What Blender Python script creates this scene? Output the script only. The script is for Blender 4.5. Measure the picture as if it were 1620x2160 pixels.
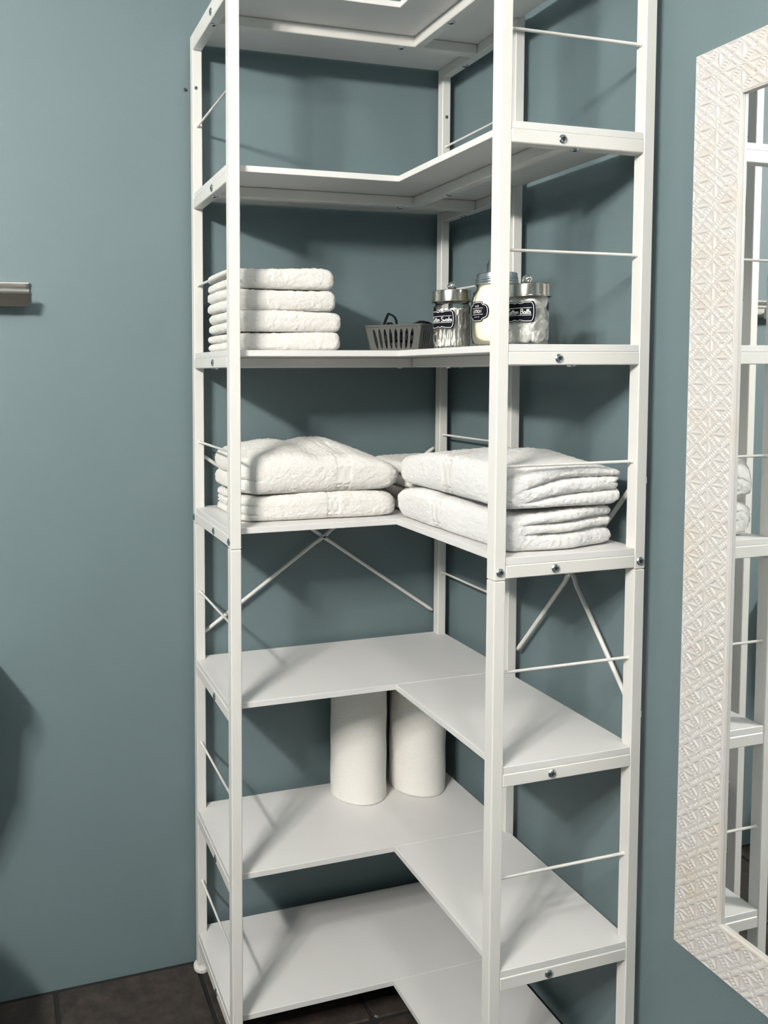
import bpy, bmesh, math, random
import numpy as np
from mathutils import Vector, Matrix

for o in list(bpy.data.objects):
    bpy.data.objects.remove(o, do_unlink=True)
random.seed(7)
scene = bpy.context.scene
COL = scene.collection

# ------------------------------------------------------------------ camera
cam = bpy.data.cameras.new('camera')
cam.sensor_fit = 'HORIZONTAL'; cam.sensor_width = 36.0
cam.lens = 36.978
cam.shift_x = 0.21934; cam.shift_y = -0.12786
cam.clip_start = 0.02
camo = bpy.data.objects.new('camera', cam); COL.objects.link(camo)
r3 = Vector((0.96322253, -0.26865054, -0.00540729))
u3 = Vector((0.01917818, 0.04866161, 0.99863119))
f3 = Vector((0.26801968, 0.96200776, -0.05202419))
M = Matrix.Identity(4)
for i in range(3):
    M[i][0] = r3[i]; M[i][1] = u3[i]; M[i][2] = -f3[i]
M.translation = Vector((-1.07665, -1.74577, 1.40137))
camo.matrix_world = M
scene.camera = camo

# ------------------------------------------------------------------ world, exposure
w = bpy.data.worlds.new('world'); scene.world = w; w.use_nodes = True
w.node_tree.nodes['Background'].inputs[0].default_value = (0.8, 0.9, 1.0, 1)
w.node_tree.nodes['Background'].inputs[1].default_value = 0.02
scene.view_settings.view_transform = 'Standard'
scene.view_settings.look = 'None'
scene.view_settings.gamma = 1.0
scene.view_settings.use_curve_mapping = False
scene.view_settings.exposure = 1.14
scene.cycles.max_bounces = 7; scene.cycles.diffuse_bounces = 4; scene.cycles.glossy_bounces = 4; scene.cycles.transmission_bounces = 6; scene.cycles.transparent_max_bounces = 10
LAMP_STRENGTH = 260.0          # the three globes of the vanity lamp
CEILING_STRENGTH = 30.0        # the flat ceiling lamp

# ------------------------------------------------------------------ helpers: materials
def mat(name, color=(0.8, 0.8, 0.8), rough=0.5, metal=0.0, bump=None, var=None, spec=None, coat=None, emit=None, sheen=None, trans=None):
    m = bpy.data.materials.new(name); m.use_nodes = True
    nt = m.node_tree; b = nt.nodes['Principled BSDF']
    b.inputs['Base Color'].default_value = (*color, 1)
    b.inputs['Roughness'].default_value = rough
    b.inputs['Metallic'].default_value = metal
    if spec is not None: b.inputs['Specular IOR Level'].default_value = spec
    if coat is not None: b.inputs['Coat Weight'].default_value = coat; b.inputs['Coat Roughness'].default_value = 0.15
    if sheen is not None: b.inputs['Sheen Weight'].default_value = sheen; b.inputs['Sheen Roughness'].default_value = 0.6
    if emit is not None:
        b.inputs['Emission Color'].default_value = (*emit[0], 1); b.inputs['Emission Strength'].default_value = emit[1]
    tc = nt.nodes.new('ShaderNodeTexCoord')
    if var:  # (scale, color2, detail)
        n = nt.nodes.new('ShaderNodeTexNoise'); n.inputs['Scale'].default_value = var[0]; n.inputs['Detail'].default_value = var[2]
        r = nt.nodes.new('ShaderNodeMix'); r.data_type = 'RGBA'
        r.inputs['A'].default_value = (*color, 1); r.inputs['B'].default_value = (*var[1], 1)
        nt.links.new(tc.outputs['Object'], n.inputs['Vector'])
        mr = nt.nodes.new('ShaderNodeMapRange'); mr.inputs['From Min'].default_value = 0.35; mr.inputs['From Max'].default_value = 0.68
        nt.links.new(n.outputs['Fac'], mr.inputs['Value'])
        nt.links.new(mr.outputs['Result'], r.inputs['Factor'])
        nt.links.new(r.outputs['Result'], b.inputs['Base Color'])
    if bump:  # (scale, strength, distance)
        n = nt.nodes.new('ShaderNodeTexNoise'); n.inputs['Scale'].default_value = bump[0]; n.inputs['Detail'].default_value = 3
        nt.links.new(tc.outputs['Object'], n.inputs['Vector'])
        bp = nt.nodes.new('ShaderNodeBump'); bp.inputs['Strength'].default_value = bump[1]; bp.inputs['Distance'].default_value = bump[2]
        nt.links.new(n.outputs['Fac'], bp.inputs['Height'])
        nt.links.new(bp.outputs['Normal'], b.inputs['Normal'])
    return m

MT = {}
MT['wall'] = mat('teal_paint', (0.145, 0.197, 0.213), 0.5, bump=(300, 0.3, 0.0014), var=(2.2, (0.151, 0.203, 0.218), 2), spec=0.35)
MT['ceiling'] = mat('ceiling_paint', (0.22, 0.24, 0.25), 0.8, bump=(180, 0.2, 0.002))
MT['metal_white'] = mat('white_powder_coat', (0.74, 0.725, 0.695), 0.4, bump=(900, 0.05, 0.0004), var=(6, (0.725, 0.71, 0.68), 2))
MT['board'] = mat('white_laminate', (0.74, 0.73, 0.72), 0.45, bump=(1100, 0.10, 0.0004), var=(9, (0.72, 0.71, 0.70), 3))
MT['steel'] = mat('zinc_bolt', (0.62, 0.66, 0.68), 0.22, 1.0)
MT['dark_hole'] = mat('dark_socket', (0.03, 0.035, 0.04), 0.5)
MT['chrome'] = mat('chrome', (0.9, 0.91, 0.92), 0.05, 1.0)
MT['nickel'] = mat('brushed_nickel', (0.66, 0.62, 0.56), 0.2, 1.0, bump=(700, 0.05, 0.0003))
MT['zinc'] = mat('galvanised_lid', (0.52, 0.57, 0.61), 0.32, 1.0)
MT['stainless'] = mat('stainless', (0.72, 0.69, 0.65), 0.27, 1.0, bump=(500, 0.06, 0.0003))
MT['towel'] = mat('white_terry', (0.82, 0.80, 0.765), 0.95, bump=(620, 0.7, 0.0026), var=(260, (0.785, 0.765, 0.73), 3), spec=0.1, sheen=0.25)
MT['towel_cool'] = mat('bright_white_terry', (0.83, 0.82, 0.81), 0.95, bump=(620, 0.7, 0.0026), var=(260, (0.795, 0.785, 0.775), 3), spec=0.1, sheen=0.25)
MT['towel_band'] = mat('woven_band', (0.755, 0.738, 0.71), 0.8, bump=(800, 0.4, 0.0015), spec=0.15)
MT['paper_core'] = mat('cardboard', (0.42, 0.33, 0.24), 0.9)
MT['plastic'] = mat('grey_plastic', (0.088, 0.092, 0.085), 0.45)
MT['dark_cloth'] = mat('dark_band_fabric', (0.045, 0.042, 0.05), 0.9, bump=(380, 0.6, 0.002), spec=0.15)
MT['black_cloth'] = mat('black_band_fabric', (0.007, 0.008, 0.010), 0.9, bump=(500, 0.5, 0.0015), spec=0.12)
MT['label'] = mat('chalk_label_black', (0.006, 0.007, 0.012), 0.8, spec=0.12)
MT['label_ink'] = mat('label_white_ink', (0.85, 0.85, 0.84), 0.6)
MT['cotton'] = mat('cotton', (0.93, 0.915, 0.885), 0.95, bump=(300, 0.3, 0.002), sheen=0.2)
MT['swab'] = mat('cotton_swab_white', (0.93, 0.915, 0.875), 0.9)
MT['lotion'] = mat('cream_lotion', (0.88, 0.835, 0.69), 0.3)
MT['porcelain'] = mat('porcelain', (0.82, 0.82, 0.80), 0.15)
MT['grout'] = mat('dark_grout', (0.012, 0.012, 0.014), 0.9, bump=(120, 0.4, 0.003))
MT['globe'] = mat('lamp_globe', (1, 1, 1), 0.4, emit=((1.0, 0.945, 0.875), LAMP_STRENGTH))
MT['diffuser'] = mat('lamp_diffuser', (1, 1, 1), 0.4, emit=((1.0, 0.955, 0.89), CEILING_STRENGTH))

def mirror_glass():
    m = bpy.data.materials.new('mirror_silver'); m.use_nodes = True
    b = m.node_tree.nodes['Principled BSDF']
    b.inputs['Base Color'].default_value = (0.88, 0.90, 0.90, 1); b.inputs['Metallic'].default_value = 1; b.inputs['Roughness'].default_value = 0.012
    return m
MT['mirror'] = mirror_glass()

def thin_glass():
    m = bpy.data.materials.new('jar_glass'); m.use_nodes = True
    nt = m.node_tree
    for n in list(nt.nodes): nt.nodes.remove(n)
    out = nt.nodes.new('ShaderNodeOutputMaterial')
    tr = nt.nodes.new('ShaderNodeBsdfTransparent'); tr.inputs[0].default_value = (0.985, 0.99, 0.985, 1)
    gl = nt.nodes.new('ShaderNodeBsdfGlossy'); gl.inputs['Roughness'].default_value = 0.03; gl.inputs[0].default_value = (0.95, 0.97, 0.96, 1)
    fr = nt.nodes.new('ShaderNodeFresnel'); fr.inputs['IOR'].default_value = 1.55
    mx = nt.nodes.new('ShaderNodeMixShader')
    at = nt.nodes.new('ShaderNodeAttribute'); at.attribute_name = 'ridge'      # thick pressed ridges bend the light
    rf = nt.nodes.new('ShaderNodeBsdfRefraction'); rf.inputs['IOR'].default_value = 1.45; rf.inputs['Roughness'].default_value = 0.02
    m0 = nt.nodes.new('ShaderNodeMixShader')
    nt.links.new(at.outputs['Fac'], m0.inputs[0]); nt.links.new(tr.outputs[0], m0.inputs[1]); nt.links.new(rf.outputs[0], m0.inputs[2])
    nt.links.new(fr.outputs[0], mx.inputs[0]); nt.links.new(m0.outputs[0], mx.inputs[1]); nt.links.new(gl.outputs[0], mx.inputs[2])
    nt.links.new(mx.outputs[0], out.inputs[0])
    return m
MT['glass'] = thin_glass()

def paper_mat():
    m = mat('embossed_paper', (0.84, 0.82, 0.775), 0.95, spec=0.1)
    nt = m.node_tree; b = nt.nodes['Principled BSDF']
    tc = nt.nodes.new('ShaderNodeTexCoord')
    v = nt.nodes.new('ShaderNodeTexVoronoi'); v.feature = 'SMOOTH_F1'; v.inputs['Scale'].default_value = 290; v.inputs['Smoothness'].default_value = 0.35
    nt.links.new(tc.outputs['Object'], v.inputs['Vector'])
    bp = nt.nodes.new('ShaderNodeBump'); bp.inputs['Strength'].default_value = 0.5; bp.inputs['Distance'].default_value = 0.0016
    nt.links.new(v.outputs['Distance'], bp.inputs['Height']); nt.links.new(bp.outputs['Normal'], b.inputs['Normal'])
    return m
MT['paper'] = paper_mat()

def tile_mat():
    m = bpy.data.materials.new('slate_tile'); m.use_nodes = True
    nt = m.node_tree; b = nt.nodes['Principled BSDF']; b.inputs['Roughness'].default_value = 0.48
    tc = nt.nodes.new('ShaderNodeTexCoord'); oi = nt.nodes.new('ShaderNodeObjectInfo')
    ad = nt.nodes.new('ShaderNodeVectorMath'); ad.operation = 'ADD'
    sc = nt.nodes.new('ShaderNodeVectorMath'); sc.operation = 'SCALE'; sc.inputs['Scale'].default_value = 3.0
    nt.links.new(oi.outputs['Location'], sc.inputs[0]); nt.links.new(sc.outputs[0], ad.inputs[1]); nt.links.new(tc.outputs['Object'], ad.inputs[0])
    n = nt.nodes.new('ShaderNodeTexNoise'); n.inputs['Scale'].default_value = 19; n.inputs['Detail'].default_value = 10; n.inputs['Roughness'].default_value = 0.72
    nt.links.new(ad.outputs[0], n.inputs['Vector'])
    cr = nt.nodes.new('ShaderNodeValToRGB')
    cr.color_ramp.elements[0].position = 0.30; cr.color_ramp.elements[0].color = (0.016, 0.014, 0.013, 1)
    cr.color_ramp.elements[1].position = 0.72; cr.color_ramp.elements[1].color = (0.085, 0.062, 0.050, 1)
    e = cr.color_ramp.elements.new(0.5); e.color = (0.042, 0.034, 0.029, 1)
    nt.links.new(n.outputs['Fac'], cr.inputs[0]); nt.links.new(cr.outputs[0], b.inputs['Base Color'])
    n2 = nt.nodes.new('ShaderNodeTexNoise'); n2.inputs['Scale'].default_value = 45; n2.inputs['Detail'].default_value = 6
    nt.links.new(ad.outputs[0], n2.inputs['Vector'])
    bp = nt.nodes.new('ShaderNodeBump'); bp.inputs['Strength'].default_value = 0.5; bp.inputs['Distance'].default_value = 0.004
    nt.links.new(n2.outputs['Fac'], bp.inputs['Height']); nt.links.new(bp.outputs['Normal'], b.inputs['Normal'])
    return m
MT['tile'] = tile_mat()

def frame_mat():   # off-white cast frame with creamy wear
    m = mat('cast_white_frame', (0.80, 0.765, 0.735), 0.5, bump=(400, 0.15, 0.0008))
    nt = m.node_tree; b = nt.nodes['Principled BSDF']
    tc = nt.nodes.new('ShaderNodeTexCoord')
    n = nt.nodes.new('ShaderNodeTexNoise'); n.inputs['Scale'].default_value = 14; n.inputs['Detail'].default_value = 5
    nt.links.new(tc.outputs['Object'], n.inputs['Vector'])
    cr = nt.nodes.new('ShaderNodeValToRGB')
    cr.color_ramp.elements[0].position = 0.47; cr.color_ramp.elements[0].color = (0.585, 0.563, 0.548, 1)
    cr.color_ramp.elements[1].position = 0.72; cr.color_ramp.elements[1].color = (0.575, 0.53, 0.475, 1)
    nt.links.new(n.outputs['Fac'], cr.inputs[0]); nt.links.new(cr.outputs[0], b.inputs['Base Color'])
    return m
MT['frame'] = frame_mat()

# ------------------------------------------------------------------ helpers: objects
def link(o, parent=None):
    COL.objects.link(o)
    if parent is not None: o.parent = parent
    return o
def mesh_obj(name, verts, faces, m, parent=None, smooth=False, recalc=True):
    me = bpy.data.meshes.new(name)
    me.from_pydata([tuple(v) for v in verts], [], [tuple(f) for f in faces])
    if recalc:
        bm = bmesh.new(); bm.from_mesh(me); bmesh.ops.recalc_face_normals(bm, faces=bm.faces); bm.to_mesh(me); bm.free()
    if smooth: me.shade_smooth()
    me.materials.append(MT[m])
    return link(bpy.data.objects.new(name, me), parent)
def tag(o, label, cat, group=None):
    o['label'] = label; o['category'] = cat
    if group: o['group'] = group
    return o
def thing(name, label, cat, loc=(0, 0, 0), group=None, rz=0.0):
    o = bpy.data.objects.new(name, None); o.empty_display_size = 0.05
    COL.objects.link(o); o.location = loc; o.rotation_euler = (0, 0, rz)
    return tag(o, label, cat, group)
def struct(o, label=None):
    o['kind'] = 'structure'
    if label: o['label'] = label
    return o

def prism_data(poly, z0, z1, bev=0.0):
    """extruded counter-clockwise polygon with chamfered top and bottom rims"""
    n = len(poly)
    def inset(d):
        out = []
        for i in range(n):
            p0 = Vector(poly[i - 1]); p1 = Vector(poly[i]); p2 = Vector(poly[(i + 1) % n])
            a = (p1 - p0).normalized(); b = (p2 - p1).normalized()
            na = Vector((-a.y, a.x)); nb = Vector((-b.y, b.x))
            k = 1 + na.dot(nb)
            q = p1 + (na + nb) * (d / max(k, 0.2))
            out.append((q.x, q.y))
        return out
    if bev <= 0:
        v = [(x, y, z0) for x, y in poly] + [(x, y, z1) for x, y in poly]; rings = 2
    else:
        ip = inset(bev)
        v = [(x, y, z0) for x, y in ip] + [(x, y, z0 + bev) for x, y in poly] + [(x, y, z1 - bev) for x, y in poly] + [(x, y, z1) for x, y in ip]; rings = 4
    f = [tuple(range(n))[::-1], tuple(range((rings - 1) * n, rings * n))]
    for k in range(rings - 1):
        for i in range(n):
            j = (i + 1) % n
            f.append((k * n + i, k * n + j, (k + 1) * n + j, (k + 1) * n + i))
    return v, f
def chamfer_rect(x0, x1, y0, y1, c):
    return [(x0 + c, y0), (x1 - c, y0), (x1, y0 + c), (x1, y1 - c), (x1 - c, y1), (x0 + c, y1), (x0, y1 - c), (x0, y0 + c)]
def box(name, x0, x1, y0, y1, z0, z1, m, parent=None, bev=0.0012):
    if bev > 0: v, f = prism_data(chamfer_rect(x0, x1, y0, y1, bev), z0, z1, bev)
    else: v, f = prism_data([(x0, y0), (x1, y0), (x1, y1), (x0, y1)], z0, z1, 0)
    return mesh_obj(name, v, f, m, parent)
def tube_data(pts, rad, n=8, caps=True, closed=False):
    pts = [Vector(p) for p in pts]; V = []; F = []
    N = len(pts); prev = None
    for i, p in enumerate(pts):
        if closed: t = (pts[(i + 1) % N] - pts[i - 1]).normalized()
        else: t = (pts[min(i + 1, N - 1)] - pts[max(i - 1, 0)]).normalized()
        if prev is None:
            a = Vector((0, 0, 1)) if abs(t.z) < 0.9 else Vector((1, 0, 0))
            u = t.cross(a).normalized()
        else:
            u = (prev - t * prev.dot(t)).normalized()
        prev = u; v = t.cross(u)
        r = rad[i] if isinstance(rad, (list, tuple)) else rad
        for k in range(n):
            a = 2 * math.pi * k / n
            V.append(p + (u * math.cos(a) + v * math.sin(a)) * r)
    M_ = N if closed else N - 1
    for i in range(M_):
        i2 = (i + 1) % N
        for k in range(n):
            k2 = (k + 1) % n
            F.append((i * n + k, i * n + k2, i2 * n + k2, i2 * n + k))
    if caps and not closed:
        F.append(tuple(range(n))[::-1]); F.append(tuple(range((N - 1) * n, N * n)))
    return V, F
def tube(name, pts, rad, m, parent=None, n=8, closed=False):
    V, F = tube_data(pts, rad, n, True, closed)
    return mesh_obj(name, V, F, m, parent, smooth=True)
def lathe_data(prof, n=32, disp=None):
    """prof: list of (r, z); r == 0 makes a pole"""
    V = []; F = []; rows = []
    for (r, z) in prof:
        if r <= 1e-7:
            rows.append([len(V)]); V.append((0, 0, z))
        else:
            row = []
            for k in range(n):
                a = 2 * math.pi * k / n
                rr = r + (disp(a, z) if disp else 0)
                row.append(len(V)); V.append((rr * math.cos(a), rr * math.sin(a), z))
            rows.append(row)
    for A, B in zip(rows, rows[1:]):
        if len(A) == 1 and len(B) == 1: continue
        for k in range(n):
            k2 = (k + 1) % n
            if len(A) == 1: F.append((A[0], B[k], B[k2]))
            elif len(B) == 1: F.append((A[k], A[k2], B[0]))
            else: F.append((A[k], A[k2], B[k2], B[k]))
    return V, F
def set_sharp(o, ang=0.6):
    me = o.data; me.shade_smooth()
    try: me.set_sharp_from_angle(angle=ang)
    except Exception: pass
def lathe(name, prof, m, parent=None, n=32, disp=None, sharp=0.6):
    V, F = lathe_data(prof, n, disp)
    o = mesh_obj(name, V, F, m, parent); set_sharp(o, sharp)
    return o

# vectorised value noise
def _hash(i, j, k, s):
    h = (i * 374761393 + j * 668265263 + k * 2147483647 + s * 1274126177) & 0xFFFFFFFF
    h = ((h ^ (h >> 13)) * 1274126177) & 0xFFFFFFFF
    h = ((h ^ (h >> 16)) * 2246822519) & 0xFFFFFFFF
    return ((h ^ (h >> 15)) & 0xFFFFFF) / float(0xFFFFFF) * 2 - 1
def noise(P, s=0):
    P = np.asarray(P, float); I = np.floor(P).astype(np.int64); Fr = P - I; Fr = Fr * Fr * (3 - 2 * Fr)
    r = 0
    for dx in (0, 1):
        for dy in (0, 1):
            for dz in (0, 1):
                wgt = (Fr[:, 0] if dx else 1 - Fr[:, 0]) * (Fr[:, 1] if dy else 1 - Fr[:, 1]) * (Fr[:, 2] if dz else 1 - Fr[:, 2])
                r = r + wgt * _hash(I[:, 0] + dx, I[:, 1] + dy, I[:, 2] + dz, s)
    return r

# ------------------------------------------------------------------ dimensions of the shelf unit (metres)
S = 0.0217; L = 0.6448; D = 0.30; RH = 0.0219; T = 0.0122; BR = 0.0108
Z = [None, 2.1332, 1.7874, 1.4329, 1.0834, 0.7325, 0.3807, 0.0840]      # rail tops, top shelf first
GAPB = 0.0195; GAPR = 0.024
YB = -D + S                                                              # board front edge

# ------------------------------------------------------------------ the room
XL, YF, ZC = -2.25, -4.3, 2.62
def slab(name, x0, x1, y0, y1, z0, z1, m, parent=None):
    v, f = prism_data([(x0, y0), (x1, y0), (x1, y1), (x0, y1)], z0, z1, 0)
    return mesh_obj(name, v, f, m, parent)
wall_back = struct(slab('wall_back', XL - 0.1, GAPR + 0.1, GAPB, GAPB + 0.1, -0.05, ZC, 'wall'))
wall_right = struct(slab('wall_right', GAPR, GAPR + 0.1, YF, GAPB, -0.05, ZC, 'wall'))
wall_left = struct(slab('wall_left', XL - 0.1, XL, YF, GAPB, -0.05, ZC, 'wall'))
wall_front = struct(slab('wall_front', XL - 0.1, GAPR + 0.1, YF - 0.1, YF, -0.05, ZC, 'wall'))
ceiling = struct(slab('ceiling', XL - 0.1, GAPR + 0.1, YF - 0.1, GAPB + 0.1, ZC, ZC + 0.1, 'ceiling'))
floor = struct(slab('floor', XL - 0.1, GAPR + 0.1, YF - 0.1, GAPB + 0.1, -0.06, -0.004, 'grout'))

# slate tiles, 33 cm pitch, each its own piece of the floor
PX, PY, TG = 0.3295, 0.3295, 0.0042
TX0, TY0 = -0.312, -0.258
tile_cache = {}
for i in range(-6, 1):
    for j in range(-13, 1):
        x0 = TX0 + i * PX + TG; x1 = TX0 + (i + 1) * PX - TG
        y0 = TY0 + j * PY + TG; y1 = TY0 + (j + 1) * PY - TG
        x0 = max(x0, XL + 0.002); x1 = min(x1, GAPR - 0.004); y0 = max(y0, YF + 0.002); y1 = min(y1, GAPB - 0.010)
        if x1 - x0 < 0.02 or y1 - y0 < 0.02: continue
        key = (round(x1 - x0, 4), round(y1 - y0, 4))
        if key not in tile_cache:
            v, f = prism_data(chamfer_rect(-key[0] / 2, key[0] / 2, -key[1] / 2, key[1] / 2, 0.006), -0.010, 0.0, 0.0025)
            o = mesh_obj('tile', v, f, 'tile', floor); tile_cache[key] = o.data
        else:
            o = link(bpy.data.objects.new('tile', tile_cache[key]), floor)
        o.location = ((x0 + x1) / 2, (y0 + y1) / 2, random.uniform(-0.0006, 0.0))

# ------------------------------------------------------------------ corner shelving unit
unit = thing('corner_shelf', 'tall white L-shaped corner shelving unit with seven tiers', 'shelf', (0, 0, 0))
BOLT_PROF = [(0, 0), (0.0076, 0), (0.0076, 0.0010), (0.0064, 0.0024), (0.0040, 0.0032), (0.0034, 0.0030), (0.0030, 0.0012), (0, 0.0010)]
bv, bf = lathe_data(BOLT_PROF, 18)
bolt_me = None
def bolt(loc, direction, parent, s=1.0):
    global bolt_me
    if bolt_me is None:
        o = mesh_obj('bolt', bv, bf, 'steel', parent); set_sharp(o, 0.5); bolt_me = o.data
        bolt_me.materials.append(MT['dark_hole'])
        for p in bolt_me.polygons:
            c = p.center
            if math.hypot(c.x, c.y) < 0.0033: p.material_index = 1
    else:
        o = link(bpy.data.objects.new('bolt', bolt_me), parent)
    o.rotation_mode = 'QUATERNION'
    o.rotation_quaternion = Vector((0, 0, 1)).rotation_difference(Vector(direction))
    o.location = loc; o.scale = (s, s, s)
    return o

ZTOP = Z[1] + T + 0.002
ZJ = Z[4] - RH - 0.0030
posts = {}
PC = {'p1': (-L, -D), 'p2': (-L, -S), 'p3': (-S, -S), 'p4': (-S, -D), 'p5': (-D, -L), 'p6': (-S, -L)}
for k, (x, y) in PC.items():
    lo = box('post', x, x + S, y, y + S, 0.0125, ZJ - 0.0004, 'metal_white', unit, 0.0014)
    up = box('post', x, x + S, y, y + S, ZJ + 0.0004, ZTOP, 'metal_white', unit, 0.0014)
    ft = lathe('foot', [(0, 0.0), (0.0185, 0.0), (0.0195, 0.0015), (0.0195, 0.0085), (0.0180, 0.0108), (0.0125, 0.0112), (0.0125, 0.016), (0, 0.016)], 'metal_white', unit, 28, sharp=0.35)
    ft.location = (x + S / 2, y + S / 2, 0)
    posts[k] = (lo, up)
rails = {}
for i in range(1, 8):
    zt, zb = (ZTOP if i == 1 else Z[i]), Z[i] - RH
    rails['l', i] = box('rail', -L, -L + S, -D + S, -S, zb, zt, 'metal_white', unit, 0.0014)
    rails['m', i] = box('rail', -S, 0, -D + S, -S, zb, zt, 'metal_white', unit, 0.0014)
    rails['r', i] = box('rail', -D + S, -S, -L, -L + S, zb, zt, 'metal_white', unit, 0.0014)
    bl = box('beam', -L + S, -S, -0.1625, -0.1408, zb, Z[i] - 0.0003, 'metal_white', unit, 0.0014)
    b2 = box('beam', -0.1790, -0.1573, -L + S, -0.1627, zb, Z[i] - 0.0003, 'metal_white', unit, 0.0014)
    zm = (Z[i] - RH / 2) + (0.004 if i == 1 else 0)
    bolt((-L, -0.178, zm), (-1, 0, 0), rails['l', i]); bolt((-0.183, -L, zm), (0, -1, 0), rails['r', i])
    bolt((-L + S / 2, -0.158, zb), (0, 0, -1), rails['l', i]); bolt((-0.150, -L + S / 2, zb), (0, 0, -1), rails['r', i])
    bolt((-0.2045, -0.1517, zb), (0, 0, -1), bl); bolt((-0.1682, -0.291, zb), (0, 0, -1), b2)
    bolt((-S / 2, -0.098, zb), (0, 0, -1), rails['m', i])
    # two boards per tier; they rest on the rails and are notched round the wall-side posts
    e = 0.0006; z0, z1 = Z[i] + 0.0002, Z[i] + T
    xl = -L + (S + e if i == 1 else 0.0012); xr = (-S - e) if i == 1 else -0.0012
    yr = -L + (S + e if i == 1 else 0.0012)
    if i == 1: polyl = [(xl, YB), (xr, YB), (xr, -0.0005), (xl, -0.0005)]
    else: polyl = [(xl, YB), (xr, YB), (xr, -S - e), (-S - e, -S - e), (-S - e, -0.0005), (-L + S + e, -0.0005), (-L + S + e, -S - e), (xl, -S - e)]
    v, f = prism_data(polyl, z0, z1, 0.0007); mesh_obj('board', v, f, 'board', unit)
    y1 = YB - 0.0007
    polyr = [(YB, yr), (-S - e, yr), (-S - e, -L + S + e), (-BR, -L + S + e), (-BR, -D - e), (-S - e, -D - e), (-S - e, y1), (YB, y1)]
    if i == 1: polyr = [(YB, yr), (-BR, yr), (-BR, -D - e), (-S - e, -D - e), (-S - e, y1), (YB, y1)]
    v, f = prism_data(polyr, z0, z1, 0.0007); mesh_obj('board', v, f, 'board', unit)
zm4 = Z[4] - RH / 2
for k in ('p1', 'p2'): bolt((-L, PC[k][1] + S / 2, zm4), (-1, 0, 0), posts[k][1])
for k in ('p5', 'p6'): bolt((PC[k][0] + S / 2, -L, zm4), (0, -1, 0), posts[k][1])
bolt((-L + S * 0.35, -S, 2.030), (0, -1, 0), posts['p2'][1], 0.55)
bolt((-S * 0.5, -S, 2.017), (0, -1, 0), posts['p3'][1], 0.6)

# thin guard rods across each end frame, hooked into the posts
def rod(name, a, b):
    a, b = Vector(a), Vector(b); d = (b - a).normalized()
    tube(name, [a - d * 0.0015, a + d * 0.0015, a + d * 0.004, b - d * 0.004, b - d * 0.0015, b + d * 0.0015],
         [0.0042, 0.0042, 0.0026, 0.0026, 0.0042, 0.0042], 'metal_white', unit, 10)
for zr in (1.947, 1.597, 1.245, 0.901, 0.548, 0.2185):
    rod('guard_rod', (-L + S / 2, -S, zr), (-L + S / 2, -D + S, zr))
    rod('guard_rod', (-S / 2, -S, zr), (-S / 2, -D + S, zr))
    rod('guard_rod', (-S, -L + S / 2, zr), (-D + S, -L + S / 2, zr))

# crossed braces behind the fourth tier
def brace(a, b, off):
    a, b = Vector(a), Vector(b); o = Vector(off)
    c = (a + b) / 2; d = (b - a).normalized()
    return tube('brace', [a, a + d * 0.012, a + d * 0.03, c - d * 0.025 , c - d * 0.012 + o, c + d * 0.012 + o, c + d * 0.025, b - d * 0.03, b - d * 0.012, b], [0.0035, 0.0045, 0.0043, 0.0043, 0.0046, 0.0046, 0.0043, 0.0043, 0.0045, 0.0035], 'metal_white', unit, 10)
bz0, bz1, bzc = 0.799, 1.2115, 1.006
b1 = brace((-L + S + 0.002, 0.002, bz0), (-S - 0.002, 0.002, bz1), (0, -0.003, 0))
b2 = brace((-L + S + 0.002, 0.002, bz1), (-S - 0.002, 0.002, bz0), (0, 0.003, 0))
bolt((-L / 2, -0.005, (bz0 + bz1) / 2), (0, -1, 0), b1, 0.8)
b3 = brace((0.002, -D - 0.002, bz0), (0.002, -L + S + 0.002, bz1), (-0.003, 0, 0))
b4 = brace((0.002, -D - 0.002, bz1), (0.002, -L + S + 0.002, bz0), (0.003, 0, 0))
bolt((-0.005, (-D - L + S) / 2, (bz0 + bz1) / 2), (-1, 0, 0), b3, 0.8)

for zb_ in (bz0, bz1):            # small screwed lugs where the braces meet the end posts
    box('brace_lug', 0.0, 0.005, -L + 0.004, -L + S - 0.004, zb_ - 0.006, zb_ + 0.006, 'metal_white', unit, 0.001)

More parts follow.
